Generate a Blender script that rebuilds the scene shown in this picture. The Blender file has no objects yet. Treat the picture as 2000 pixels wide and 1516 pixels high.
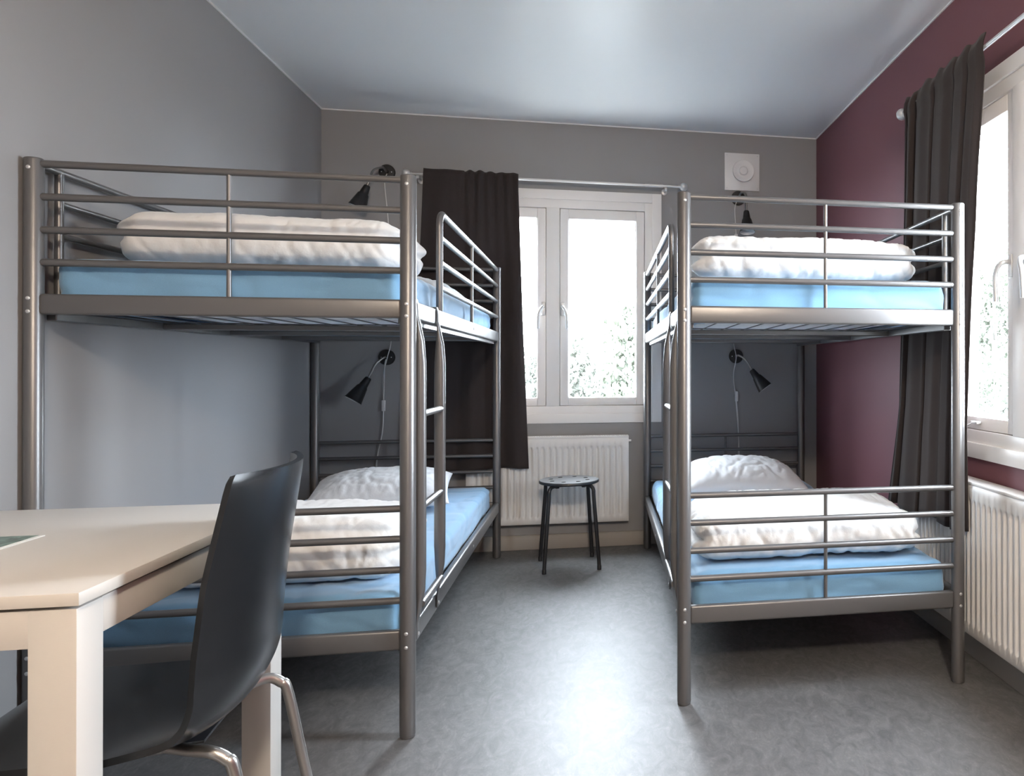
import bpy, bmesh, math, random
from mathutils import Vector, Matrix, noise, Euler

random.seed(7)
scene = bpy.context.scene
COL = scene.collection
PI = math.pi

# ------------------------------------------------------------------ camera
F_PX, CX, CY = 1470.8, 1446.9, 711.7
cam_d = bpy.data.cameras.new('camera')
cam = bpy.data.objects.new('camera', cam_d)
COL.objects.link(cam)
cam_d.sensor_fit = 'HORIZONTAL'
cam_d.sensor_width = 36.0
cam_d.lens = F_PX * 36.0 / 2000.0
cam_d.shift_x = (1000.0 - CX) / 2000.0
cam_d.shift_y = (CY - 758.0) / 2000.0
cam_d.clip_start = 0.05
cam_d.clip_end = 300
cam.location = (0.0, 0.0, 1.0482)
cam.rotation_euler = (PI / 2 + 0.0027, 0.0, -0.1953)
scene.camera = cam

# ------------------------------------------------------------------ world (bright overcast sky)
SKY = 13.0
world = bpy.data.worlds.new('overcast_sky')
scene.world = world
world.use_nodes = True
wn = world.node_tree.nodes
wl = world.node_tree.links
wn.clear()
w_out = wn.new('ShaderNodeOutputWorld')
w_bg = wn.new('ShaderNodeBackground')
w_bg.inputs['Color'].default_value = (0.83, 0.885, 1.0, 1)
w_bg.inputs['Strength'].default_value = SKY
wl.new(w_bg.outputs[0], w_out.inputs[0])


def portal(name, loc, rot, sx, sz):
    d = bpy.data.lights.new(name, 'AREA')
    d.shape = 'RECTANGLE'
    d.size = sx
    d.size_y = sz
    d.cycles.is_portal = True
    o = bpy.data.objects.new(name, d)
    o.location = loc
    o.rotation_euler = rot
    COL.objects.link(o)


portal('window_portal', (-0.22, 4.62, 1.39), (-PI / 2, 0, 0), 1.25, 1.36)
portal('window_portal', (1.52, 2.205, 1.39), (-PI / 2, 0, -PI / 2), 1.25, 1.36)

# ------------------------------------------------------------------ exposure
vs = scene.view_settings
vs.view_transform = 'Standard'
vs.look = 'None'
vs.gamma = 1.0
vs.use_curve_mapping = False
vs.exposure = 2.33
scene.cycles.use_denoising = True
scene.cycles.max_bounces = 12
scene.cycles.diffuse_bounces = 8
scene.cycles.transparent_max_bounces = 16
scene.cycles.sample_clamp_indirect = 6.0
scene.cycles.caustics_reflective = False
scene.cycles.caustics_refractive = False

# ------------------------------------------------------------------ room numbers (metres)
XL, XR = -1.447, 1.3586
YB, YF = 4.466, -1.9
HC = 2.4543


# ------------------------------------------------------------------ materials
def new_mat(name):
    m = bpy.data.materials.new(name)
    m.use_nodes = True
    nt = m.node_tree
    b = nt.nodes['Principled BSDF']
    return m, nt, b


def noise_bump(nt, b, scale, strength, dist=0.001, detail=3, stretch=None):
    tc = nt.nodes.new('ShaderNodeTexCoord')
    n = nt.nodes.new('ShaderNodeTexNoise')
    n.inputs['Scale'].default_value = scale
    n.inputs['Detail'].default_value = detail
    if stretch:
        mp = nt.nodes.new('ShaderNodeMapping')
        mp.inputs['Scale'].default_value = stretch
        nt.links.new(tc.outputs['Object'], mp.inputs[0])
        nt.links.new(mp.outputs[0], n.inputs['Vector'])
    else:
        nt.links.new(tc.outputs['Object'], n.inputs['Vector'])
    bp = nt.nodes.new('ShaderNodeBump')
    bp.inputs['Strength'].default_value = strength
    bp.inputs['Distance'].default_value = dist
    nt.links.new(n.outputs['Fac'], bp.inputs['Height'])
    nt.links.new(bp.outputs[0], b.inputs['Normal'])
    return tc, n


def simple(name, col, rough=0.6, metal=0.0, bump=None, spec=0.5, sheen=0.0, vary=0.0):
    m, nt, b = new_mat(name)
    b.inputs['Base Color'].default_value = (*col, 1)
    b.inputs['Roughness'].default_value = rough
    b.inputs['Metallic'].default_value = metal
    b.inputs['Specular IOR Level'].default_value = spec
    if sheen:
        b.inputs['Sheen Weight'].default_value = sheen
        b.inputs['Sheen Roughness'].default_value = 0.5
    n = None
    if bump:
        tc, n = noise_bump(nt, b, *bump)
    if vary and n:
        mx = nt.nodes.new('ShaderNodeMix')
        mx.data_type = 'RGBA'
        mx.inputs['A'].default_value = (*[c * (1 - vary) for c in col], 1)
        mx.inputs['B'].default_value = (*[min(1, c * (1 + vary)) for c in col], 1)
        nt.links.new(n.outputs['Fac'], mx.inputs['Factor'])
        nt.links.new(mx.outputs['Result'], b.inputs['Base Color'])
    return m


M = {}
M['wall'] = simple('wall_paint_grey', (0.312, 0.306, 0.308), 0.72, bump=(220, 0.25, 0.0006, 2), spec=0.3)
M['plum'] = simple('wall_paint_plum', (0.175, 0.068, 0.082), 0.55, bump=(220, 0.25, 0.0006, 2), spec=0.35)
M['ceiling'] = simple('ceiling_paint', (0.88, 0.88, 0.875), 0.38, bump=(160, 0.15, 0.0006, 2), spec=0.35)
M['bead'] = simple('caulk_white', (0.8, 0.8, 0.8), 0.5)
M['baseboard'] = simple('baseboard_beige', (0.40, 0.365, 0.33), 0.5, bump=(60, 0.1, 0.0005, 2))
M['base_grey'] = simple('baseboard_grey', (0.40, 0.385, 0.37), 0.5, bump=(60, 0.1, 0.0005, 2))
M['steel'] = simple('silver_powder_coat', (0.155, 0.15, 0.149), 0.36, 0.55, bump=(900, 0.10, 0.0003, 2))
M['screw'] = simple('zinc_screw', (0.6, 0.6, 0.6), 0.45, 0.7, bump=(300, 0.05, 0.0002, 2))
M['wire'] = simple('dark_steel_wire', (0.10, 0.10, 0.11), 0.45, 0.6, bump=(300, 0.05, 0.0002, 2))
M['mattress'] = simple('mattress_ticking_white', (0.86, 0.86, 0.87), 0.9, bump=(350, 0.3, 0.001, 3))
M['sheet'] = simple('blue_fitted_sheet', (0.185, 0.37, 0.57), 0.92, bump=(700, 0.35, 0.0012, 4), sheen=0.35, vary=0.16)
M['duvet'] = simple('white_cotton', (0.80, 0.785, 0.77), 0.9, bump=(45, 0.35, 0.004, 4), sheen=0.15)
M['pillow'] = simple('white_pillow_cotton', (0.70, 0.71, 0.73), 0.9, bump=(55, 0.35, 0.004, 4), sheen=0.15)
M['curtain'] = simple('charcoal_curtain', (0.043, 0.035, 0.034), 0.95, bump=(650, 0.4, 0.001, 3), spec=0.12, sheen=0.08, vary=0.12)
M['window'] = simple('window_white_paint', (0.86, 0.84, 0.82), 0.4, bump=(90, 0.06, 0.0005, 2))
M['satin'] = simple('satin_metal', (0.60, 0.60, 0.60), 0.38, 0.55, bump=(400, 0.05, 0.0002, 2))
M['radiator'] = simple('radiator_enamel', (0.78, 0.765, 0.75), 0.4, bump=(90, 0.05, 0.0004, 2))
M['black_metal'] = simple('black_lacquer_metal', (0.013, 0.013, 0.015), 0.4, bump=(300, 0.05, 0.0002, 2))
M['stool_top'] = simple('black_stool_plastic', (0.02, 0.02, 0.022), 0.38, bump=(200, 0.06, 0.0003, 2), spec=0.85)
M['lamp_black'] = simple('black_lamp_plastic', (0.010, 0.010, 0.011), 0.5, bump=(300, 0.05, 0.0002, 2))
M['lamp_arm'] = simple('nickel_gooseneck', (0.30, 0.29, 0.28), 0.35, 0.9, bump=(900, 0.3, 0.0005, 1))
M['white_plastic'] = simple('white_plastic', (0.72, 0.71, 0.71), 0.4, bump=(200, 0.04, 0.0003, 2))
M['bulb'] = simple('opal_bulb_glass', (0.85, 0.85, 0.85), 0.2, bump=(100, 0.02, 0.0002, 1))
M['chair'] = simple('black_plastic_shell', (0.009, 0.0095, 0.011), 0.27, bump=(450, 0.10, 0.0003, 2), spec=0.42)
M['chrome'] = simple('brushed_steel_tube', (0.48, 0.46, 0.44), 0.28, 0.95, bump=(500, 0.06, 0.0002, 2))
M['table'] = simple('birch_laminate', (0.53, 0.505, 0.47), 0.42, bump=(120, 0.06, 0.0004, 3, (1, 12, 12)), vary=0.03)
M['table_edge'] = simple('white_table_edge', (0.70, 0.66, 0.61), 0.45, bump=(120, 0.05, 0.0004, 2))
M['lamp_glow'] = None


def floor_material():
    m, nt, b = new_mat('marbled_linoleum')
    tc = nt.nodes.new('ShaderNodeTexCoord')
    mp = nt.nodes.new('ShaderNodeMapping')
    mp.inputs['Scale'].default_value = (1.0, 0.55, 1.0)
    mp.inputs['Rotation'].default_value = (0, 0, 0.3)
    nt.links.new(tc.outputs['Object'], mp.inputs[0])
    n1 = nt.nodes.new('ShaderNodeTexNoise')
    n1.inputs['Scale'].default_value = 22
    n1.inputs['Detail'].default_value = 9
    n1.inputs['Roughness'].default_value = 0.68
    n1.inputs['Distortion'].default_value = 1.4
    n2 = nt.nodes.new('ShaderNodeTexNoise')
    n2.inputs['Scale'].default_value = 75
    n2.inputs['Detail'].default_value = 5
    n2.inputs['Distortion'].default_value = 2.0
    for n in (n1, n2):
        nt.links.new(mp.outputs[0], n.inputs['Vector'])
    r1 = nt.nodes.new('ShaderNodeValToRGB')
    e = r1.color_ramp.elements
    e[0].position = 0.30
    e[0].color = (0.084, 0.082, 0.084, 1)
    e[1].position = 0.70
    e[1].color = (0.170, 0.167, 0.168, 1)
    nt.links.new(n1.outputs['Fac'], r1.inputs['Fac'])
    r2 = nt.nodes.new('ShaderNodeValToRGB')
    e = r2.color_ramp.elements
    e[0].position = 0.52
    e[0].color = (1, 1, 1, 1)
    e[1].position = 0.72
    e[1].color = (1.28, 1.26, 1.22, 1)
    nt.links.new(n2.outputs['Fac'], r2.inputs['Fac'])
    mx = nt.nodes.new('ShaderNodeMix')
    mx.data_type = 'RGBA'
    mx.blend_type = 'MULTIPLY'
    mx.inputs['Factor'].default_value = 1.0
    nt.links.new(r1.outputs[0], mx.inputs['A'])
    nt.links.new(r2.outputs[0], mx.inputs['B'])
    nt.links.new(mx.outputs['Result'], b.inputs['Base Color'])
    b.inputs['Roughness'].default_value = 0.47
    b.inputs['Specular IOR Level'].default_value = 0.62
    bp = nt.nodes.new('ShaderNodeBump')
    bp.inputs['Strength'].default_value = 0.12
    bp.inputs['Distance'].default_value = 0.001
    nt.links.new(n2.outputs['Fac'], bp.inputs['Height'])
    nt.links.new(bp.outputs[0], b.inputs['Normal'])
    return m


M['floor'] = floor_material()


def glass_material():
    m = bpy.data.materials.new('window_glass')
    m.use_nodes = True
    nt = m.node_tree
    nt.nodes.clear()
    out = nt.nodes.new('ShaderNodeOutputMaterial')
    mix = nt.nodes.new('ShaderNodeMixShader')
    tr = nt.nodes.new('ShaderNodeBsdfTransparent')
    tr.inputs[0].default_value = (0.95, 0.975, 0.965, 1)
    gl = nt.nodes.new('ShaderNodeBsdfGlossy')
    gl.inputs['Roughness'].default_value = 0.02
    lw = nt.nodes.new('ShaderNodeLayerWeight')
    lw.inputs['Blend'].default_value = 0.5
    pw = nt.nodes.new('ShaderNodeMath')
    pw.operation = 'POWER'
    pw.inputs[1].default_value = 5.0
    ma = nt.nodes.new('ShaderNodeMath')
    ma.operation = 'MULTIPLY_ADD'
    ma.inputs[1].default_value = 0.9
    ma.inputs[2].default_value = 0.035
    nt.links.new(lw.outputs['Facing'], pw.inputs[0])
    nt.links.new(pw.outputs[0], ma.inputs[0])
    nt.links.new(ma.outputs[0], mix.inputs[0])
    nt.links.new(tr.outputs[0], mix.inputs[1])
    nt.links.new(gl.outputs[0], mix.inputs[2])
    nt.links.new(mix.outputs[0], out.inputs[0])
    return m


M['glass'] = glass_material()


def leaflet_material():
    m, nt, b = new_mat('printed_leaflet')
    tc = nt.nodes.new('ShaderNodeTexCoord')
    n = nt.nodes.new('ShaderNodeTexNoise')
    n.inputs['Scale'].default_value = 26
    n.inputs['Detail'].default_value = 7
    n.inputs['Distortion'].default_value = 1.2
    nt.links.new(tc.outputs['Object'], n.inputs['Vector'])
    r = nt.nodes.new('ShaderNodeValToRGB')
    r.color_ramp.elements[0].position = 0.38
    r.color_ramp.elements[0].color = (0.045, 0.075, 0.06, 1)
    r.color_ramp.elements[1].position = 0.58
    r.color_ramp.elements[1].color = (0.20, 0.29, 0.25, 1)
    nt.links.new(n.outputs['Fac'], r.inputs['Fac'])
    nt.links.new(r.outputs[0], b.inputs['Base Color'])
    b.inputs['Roughness'].default_value = 0.35
    return m


M['leaflet'] = leaflet_material()
M['paper'] = simple('white_paper', (0.75, 0.76, 0.74), 0.6, bump=(200, 0.05, 0.0003, 2))


def leaf_material(name, c1, c2):
    m, nt, b = new_mat(name)
    tc = nt.nodes.new('ShaderNodeTexCoord')
    n = nt.nodes.new('ShaderNodeTexNoise')
    n.inputs['Scale'].default_value = 2.2
    n.inputs['Detail'].default_value = 5
    nt.links.new(tc.outputs['Object'], n.inputs['Vector'])
    mx = nt.nodes.new('ShaderNodeMix')
    mx.data_type = 'RGBA'
    mx.inputs['A'].default_value = (*c1, 1)
    mx.inputs['B'].default_value = (*c2, 1)
    nt.links.new(n.outputs['Fac'], mx.inputs['Factor'])
    nt.links.new(mx.outputs['Result'], b.inputs['Base Color'])
    b.inputs['Roughness'].default_value = 0.7
    return m


M['leaf'] = leaf_material('pale_leaf', (0.075, 0.090, 0.060), (0.105, 0.112, 0.09))
M['leaf_grey'] = leaf_material('grey_leaf', (0.085, 0.093, 0.075), (0.11, 0.114, 0.10))
M['bark'] = simple('pale_bark', (0.14, 0.13, 0.12), 0.9, bump=(40, 0.5, 0.01, 4))
M['grass'] = simple('grass', (0.17, 0.17, 0.16), 0.9, bump=(60, 0.5, 0.01, 4), vary=0.2)
M['shed'] = simple('pale_shed_board', (0.19, 0.18, 0.18), 0.8, bump=(30, 0.2, 0.004, 2))
M['shed_roof'] = simple('shed_roof_felt', (0.12, 0.12, 0.12), 0.8, bump=(60, 0.2, 0.004, 2))


# ------------------------------------------------------------------ mesh helpers
def link(name, me, mat=None, parent=None, smooth=False):
    o = bpy.data.objects.new(name, me)
    COL.objects.link(o)
    if mat is not None and not me.materials:
        me.materials.append(mat)
    if parent is not None:
        o.parent = parent
    if smooth:
        me.shade_smooth()
    return o


def mesh_from(name, verts, faces):
    me = bpy.data.meshes.new(name)
    me.from_pydata([tuple(v) for v in verts], [], faces)
    me.update()
    return me


def bm_mesh(name, bm):
    bmesh.ops.recalc_face_normals(bm, faces=bm.faces[:])
    me = bpy.data.meshes.new(name)
    bm.to_mesh(me)
    bm.free()
    return me


def add_box(bm, lo, hi, bevel=0.0, seg=2):
    r = bmesh.ops.create_cube(bm, size=1.0)
    vs_ = r['verts']
    c = [(a + b) / 2 for a, b in zip(lo, hi)]
    s = [b - a for a, b in zip(lo, hi)]
    for v in vs_:
        v.co = Vector((c[0] + v.co.x * s[0], c[1] + v.co.y * s[1], c[2] + v.co.z * s[2]))
    if bevel > 0:
        es = {e for v in vs_ for e in v.link_edges}
        bmesh.ops.bevel(bm, geom=list(es), offset=bevel, segments=seg, affect='EDGES', profile=0.5)


def box(name, lo, hi, mat, parent=None, bevel=0.0, seg=2):
    bm = bmesh.new()
    lo2 = [min(a, b) for a, b in zip(lo, hi)]
    hi2 = [max(a, b) for a, b in zip(lo, hi)]
    add_box(bm, lo2, hi2, bevel, seg)
    me = bm_mesh(name, bm)
    o = link(name, me, mat, parent)
    if bevel > 0:
        smooth_by_angle(me)
    return o


def smooth_by_angle(me, ang=0.6):
    me.shade_smooth()
    try:
        me.set_sharp_from_angle(angle=ang)
    except Exception:
        pass


def sweep_geo(pts, radii, seg=14, ref=Vector((0, 0, 1)), cap=True, closed=False):
    """Tube along pts; radii: one number, or a list of numbers or (a, b) half-axes."""
    pts = [Vector(p) for p in pts]
    n = len(pts)
    V, Fc = [], []
    prev_n = None
    for i, p in enumerate(pts):
        if closed:
            t = (pts[(i + 1) % n] - pts[i - 1]).normalized()
        elif i == 0:
            t = (pts[1] - p).normalized()
        elif i == n - 1:
            t = (p - pts[i - 1]).normalized()
        else:
            t = (pts[i + 1] - pts[i - 1]).normalized()
        if prev_n is None:
            r = ref if abs(t.dot(ref)) < 0.95 else Vector((1, 0, 0))
            nn = (r - t * r.dot(t)).normalized()
        else:
            nn = (prev_n - t * prev_n.dot(t)).normalized()
        prev_n = nn
        bb = t.cross(nn)
        rr = radii[i] if isinstance(radii, (list, tuple)) else radii
        ra, rb = rr if isinstance(rr, (list, tuple)) else (rr, rr)
        for k in range(seg):
            a = 2 * PI * k / seg
            V.append(p + nn * (math.cos(a) * ra) + bb * (math.sin(a) * rb))
    m = n if closed else n - 1
    for i in range(m):
        for k in range(seg):
            a, b = i * seg + k, i * seg + (k + 1) % seg
            j = ((i + 1) % n) * seg
            Fc.append((a, b, j + (k + 1) % seg, j + k))
    if cap and not closed:
        Fc.append(tuple(range(seg - 1, -1, -1)))
        Fc.append(tuple(range((n - 1) * seg, n * seg)))
    return V, Fc


def tube(name, pts, radii, mat, parent=None, seg=14, ref=Vector((0, 0, 1)), closed=False):
    V, Fc = sweep_geo(pts, radii, seg, ref, closed=closed)
    me = mesh_from(name, V, Fc)
    smooth_by_angle(me, 0.9)
    return link(name, me, mat, parent)


def smooth_path(pts, n=8):
    """Catmull-Rom through points."""
    pts = [Vector(p) for p in pts]
    out = []
    for i in range(len(pts) - 1):
        p0 = pts[max(i - 1, 0)]
        p1, p2 = pts[i], pts[i + 1]
        p3 = pts[min(i + 2, len(pts) - 1)]
        for k in range(n):
            t = k / n
            out.append(0.5 * ((2 * p1) + (p2 - p0) * t + (2 * p0 - 5 * p1 + 4 * p2 - p3) * t * t
                              + (3 * p1 - p0 - 3 * p2 + p3) * t ** 3))
    out.append(pts[-1])
    return out


def lathe_geo(profile, seg=28, origin=Vector((0, 0, 0)), axis=Vector((0, 0, 1)), cap0=True, cap1=True):
    """profile: list of (r, h) along axis."""
    axis = axis.normalized()
    r = Vector((1, 0, 0)) if abs(axis.x) < 0.9 else Vector((0, 1, 0))
    n1 = (r - axis * r.dot(axis)).normalized()
    n2 = axis.cross(n1)
    V, Fc = [], []
    for rr, h in profile:
        for k in range(seg):
            a = 2 * PI * k / seg
            V.append(origin + axis * h + n1 * (rr * math.cos(a)) + n2 * (rr * math.sin(a)))
    for i in range(len(profile) - 1):
        for k in range(seg):
            a, b = i * seg + k, i * seg + (k + 1) % seg
            Fc.append((a, b, b + seg, a + seg))
    if cap0:
        Fc.append(tuple(range(seg - 1, -1, -1)))
    if cap1:
        Fc.append(tuple(range((len(profile) - 1) * seg, len(profile) * seg)))
    return V, Fc


def lathe(name, profile, mat, parent=None, seg=28, origin=(0, 0, 0), axis=(0, 0, 1), cap0=True, cap1=True, ang=0.7):
    V, Fc = lathe_geo(profile, seg, Vector(origin), Vector(axis), cap0, cap1)
    me = mesh_from(name, V, Fc)
    smooth_by_angle(me, ang)
    return link(name, me, mat, parent)


def ball(name, c, r, mat, parent=None, seg=20):
    prof = [(max(1e-4, r * math.sin(PI * i / 12)), -r * math.cos(PI * i / 12)) for i in range(13)]
    return lathe(name, prof, mat, parent, seg, c, (0, 0, 1), ang=3.0)


def thing(name, label, cat, loc=(0, 0, 0), rot=0.0, group=None):
    o = bpy.data.objects.new(name, None)
    o.empty_display_size = 0.1
    COL.objects.link(o)
    o.location = loc
    o.rotation_euler = (0, 0, rot)
    o['label'] = label
    o['category'] = cat
    if group:
        o['group'] = group
    return o


def tag(o, label, cat, group=None):
    o['label'] = label
    o['category'] = cat
    if group:
        o['group'] = group
    return o


def struct(o):
    o['kind'] = 'structure'
    return o


def round_box_geo(hx, hy, hz, r, nx, ny, nz, disp=None):
    """Rounded block around the origin from gridded cube faces; disp(p, n) -> offset vector."""
    idx = {}
    V, Fc = [], []

    def axis_vals(h, n):
        # denser towards the ends so the rounding is smooth
        out = []
        for i in range(n + 1):
            t = -1 + 2 * i / n
            t = math.copysign(1 - (1 - abs(t)) ** 1.35, t)
            out.append(t * h)
        return out
    ax = [axis_vals(hx, nx), axis_vals(hy, ny), axis_vals(hz, nz)]
    N = [nx, ny, nz]

    def vid(i, j, k):
        key = (i, j, k)
        if key in idx:
            return idx[key]
        p = Vector((ax[0][i], ax[1][j], ax[2][k]))
        q = Vector((max(-(hx - r), min(hx - r, p.x)), max(-(hy - r), min(hy - r, p.y)), max(-(hz - r), min(hz - r, p.z))))
        d = p - q
        n = d.normalized() if d.length > 1e-9 else Vector((0, 0, 1))
        p = q + n * r
        if disp:
            p = p + disp(p, n)
        idx[key] = len(V)
        V.append(p)
        return idx[key]
    for a in range(3):
        b, c = (a + 1) % 3, (a + 2) % 3
        for side in (0, N[a]):
            for i in range(N[b]):
                for j in range(N[c]):
                    quad = []
                    for (di, dj) in ((0, 0), (1, 0), (1, 1), (0, 1)):
                        key = [0, 0, 0]
                        key[a] = side
                        key[b] = i + di
                        key[c] = j + dj
                        quad.append(vid(*key))
                    if side == 0:
                        quad.reverse()
                    Fc.append(tuple(quad))
    return V, Fc


def nz3(x, y, z):
    return noise.noise(Vector((x, y, z)))


# ------------------------------------------------------------------ room shell
T = 0.16


def wall_with_hole(name, axis, at, out, a0, a1, z0, z1, hole, mat):
    """axis 'y': wall plane y=at, thickness towards out; hole = (h0, h1, hz0, hz1) or None."""
    bm = bmesh.new()
    lo_t, hi_t = min(at, at + out), max(at, at + out)

    def seg(b0, b1, c0, c1):
        if axis == 'y':
            add_box(bm, (b0, lo_t, c0), (b1, hi_t, c1))
        else:
            add_box(bm, (lo_t, b0, c0), (hi_t, b1, c1))
    if hole:
        h0, h1, g0, g1 = hole
        seg(a0, h0, z0, z1)
        seg(h1, a1, z0, z1)
        seg(h0, h1, z0, g0)
        seg(h0, h1, g1, z1)
    else:
        seg(a0, a1, z0, z1)
    return struct(link(name, bm_mesh(name, bm), mat))


WIN_W = 1.246          # casing, outside to outside
WIN_Z0, WIN_Z1 = 0.72, 2.065
hole_in = 0.045
WC_X = -0.220          # middle of the back window
WC_Y = 2.205           # middle of the right window
hb = (WC_X - WIN_W / 2 + hole_in, WC_X + WIN_W / 2 - hole_in, WIN_Z0 + hole_in, WIN_Z1 - hole_in)
hr = (WC_Y - WIN_W / 2 + hole_in, WC_Y + WIN_W / 2 - hole_in, WIN_Z0 + hole_in, WIN_Z1 - hole_in)
wall_with_hole('wall_back', 'y', YB, T, XL - T, XR + T, 0, HC, hb, M['wall'])
wall_with_hole('wall_right', 'x', XR, T, YF - T, YB, 0, HC, hr, M['plum'])
wall_with_hole('wall_left', 'x', XL, -T, YF - T, YB, 0, HC, None, M['wall'])
wall_with_hole('wall_front', 'y', YF, -T, XL, XR, 0, HC, None, M['wall'])
struct(box('floor', (XL - T, YF - T, -0.1), (XR + T, YB + T, 0), M['floor']))
struct(box('ceiling', (XL - T, YF - T, HC), (XR + T, YB + T, HC + 0.12), M['ceiling']))
# white caulk bead between walls and ceiling
bd = 0.006
struct(box('trim_1', (XL, YB - bd, HC - bd), (XR, YB, HC), M['bead']))
struct(box('trim_2', (XL, YF, HC - bd), (XL + bd, YB, HC), M['bead']))
struct(box('trim_3', (XR - bd, YF, HC - bd), (XR, YB, HC), M['bead']))
# baseboards
bb = struct(box('baseboard_back', (XL, YB - 0.013, 0), (XR, YB, 0.078), M['baseboard'], bevel=0.003))
box('cap_strip', (XL, YB - 0.017, 0.078), (XR, YB, 0.084), M['baseboard'], bb)
bb = struct(box('baseboard_right', (XR - 0.013, YF, 0), (XR, YB - 0.014, 0.078), M['base_grey'], bevel=0.003))
box('cap_strip', (XR - 0.017, YF, 0.078), (XR, YB - 0.018, 0.084), M['base_grey'], bb)
bb = struct(box('baseboard_left', (XL, YF, 0), (XL + 0.005, YB - 0.014, 0.078), M['base_grey'], bevel=0.002))


# ------------------------------------------------------------------ windows
def build_window(name, label_free_loc, rotz):
    """Local frame: x across (0 = mullion), y = 0 wall face, room at -y, z world."""
    root = bpy.data.objects.new(name, None)
    COL.objects.link(root)
    root.location = label_free_loc
    root.rotation_euler = (0, 0, rotz)
    struct(root)
    hw = WIN_W / 2
    W = M['window']
    z0, z1 = WIN_Z0, WIN_Z1
    cw = 0.054
    # casing boards (mitred look: head over the legs)
    box('casing_board', (-hw, -0.016, z0), (-hw + cw, 0.012, z1), W, root, 0.002)
    box('casing_board', (hw - cw, -0.016, z0), (hw, 0.012, z1), W, root, 0.002)
    box('casing_board', (-hw + cw, -0.016, z1 - cw), (hw - cw, 0.012, z1), W, root, 0.002)
    box('casing_board', (-hw + cw, -0.016, z0), (hw - cw, 0.012, z0 + cw), W, root, 0.002)
    # frame
    fw = 0.097
    box('frame_jamb', (-hw + cw - 0.004, -0.004, z0 + cw), (-hw + fw, 0.09, z1 - cw), W, root, 0.002)
    box('frame_jamb', (hw - fw, -0.004, z0 + cw), (hw - cw + 0.004, 0.09, z1 - cw), W, root, 0.002)
    box('frame_head', (-hw + fw, -0.004, z1 - 0.103), (hw - fw, 0.09, z1 - cw + 0.004), W, root, 0.002)
    box('frame_sill', (-hw + fw, -0.004, z0 + cw - 0.004), (hw - fw, 0.09, z0 + 0.099), W, root, 0.002)
    box('mullion', (-0.037, -0.010, z0 + 0.099), (0.037, 0.09, z1 - 0.103), W, root, 0.002)
    for (xa, xb, za, zb_) in ((-hw + fw - 0.002, -hw + fw + 0.016, z0 + 0.09, z1 - 0.09), (hw - fw - 0.016, hw - fw + 0.002, z0 + 0.09, z1 - 0.09),
                              (-0.055, 0.055, z0 + 0.09, z1 - 0.09), (-hw + fw, hw - fw, z0 + 0.09, z0 + 0.118), (-hw + fw, hw - fw, z1 - 0.122, z1 - 0.09)):
        box('frame_stop', (xa, 0.056, za), (xb, 0.086, zb_), W, root)
    # sashes
    for s in (-1, 1):
        a, b = 0.040, hw - fw - 0.003
        sz0, sz1 = z0 + 0.102, z1 - 0.106
        sw = 0.047

        def X(v):
            return s * v
        st = box('sash_stile', (X(a), 0.002, sz0), (X(a + sw), 0.055, sz1), W, root, 0.003)
        box('sash_stile', (X(b - sw), 0.002, sz0), (X(b), 0.055, sz1), W, root, 0.003)
        box('sash_rail', (X(a + sw), 0.002, sz1 - 0.056), (X(b - sw), 0.055, sz1), W, root, 0.003)
        box('sash_rail', (X(a + sw), 0.002, sz0), (X(b - sw), 0.055, sz0 + 0.045), W, root, 0.003)
        box('glazing_bead', (X(a + sw), 0.010, sz0 + 0.045), (X(a + sw + 0.006), 0.05, sz1 - 0.056), W, root)
        box('glazing_bead', (X(b - sw - 0.006), 0.010, sz0 + 0.045), (X(b - sw), 0.05, sz1 - 0.056), W, root)
        box('pane', (X(a + sw + 0.001), 0.026, sz0 + 0.046), (X(b - sw - 0.001), 0.030, sz1 - 0.057), M['glass'], root)
        # handle: plate with lever
        hx = X(a + 0.014)
        pl = box('handle_plate', (hx - 0.012, -0.010, 1.340), (hx + 0.012, 0.003, 1.418), M['satin'], root, 0.004)
        lv = smooth_path([(hx, -0.008, 1.392), (hx, -0.034, 1.390), (hx + s * 0.012, -0.046, 1.374),
                          (hx + s * 0.024, -0.048, 1.345), (hx + s * 0.026, -0.046, 1.300), (hx + s * 0.026, -0.044, 1.262)], 6)
        rad = [(0.007, 0.007)] * len(lv)
        rad = [(0.0085, 0.0085)] * len(lv)
        tube('lever', lv, rad, M['satin'], pl, 10)
    # white lining of the reveal
    box('reveal_lining', (-hw + 0.043, 0.09, z0 + 0.043), (-hw + 0.051, 0.163, z1 - 0.043), W, root)
    box('reveal_lining', (hw - 0.051, 0.09, z0 + 0.043), (hw - 0.043, 0.163, z1 - 0.043), W, root)
    box('reveal_lining', (-hw + 0.051, 0.09, z1 - 0.051), (hw - 0.051, 0.163, z1 - 0.043), W, root)
    box('reveal_lining', (-hw + 0.051, 0.09, z0 + 0.043), (hw - 0.051, 0.163, z0 + 0.051), W, root)
    # outer sill
    box('outer_sill', (-hw + 0.05, 0.10, z0 + 0.02), (hw - 0.05, 0.24, z0 + 0.05), W, root, 0.004)
    return root


build_window('window_1', (WC_X, YB, 0), 0)
build_window('window_2', (XR, WC_Y, 0), -PI / 2)
# small latch hook on the sill of the right window
lt = box('stay_hook', (XR - 0.022, 2.455, 0.842), (XR - 0.004, 2.500, 0.852), M['satin'], None, 0.002)
tag(lt, 'small metal stay hook on the lower rail of the right window', 'latch')
tube('hook_arm', [(XR - 0.014, 2.46, 0.85), (XR - 0.03, 2.47, 0.848), (XR - 0.034, 2.50, 0.834)], 0.003, M['satin'], lt, 8)


# ------------------------------------------------------------------ bunk beds
BW, BL = 0.913, 2.032
PR = 0.0215
RZ_UP = (1.576, 1.490, 1.404, 1.319)
RZ_LO = (0.6454, 0.560, 0.473, 0.386)
BEAM_UP = (1.183, 1.237)
BEAM_LO = (0.2476, 0.3047)


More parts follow.
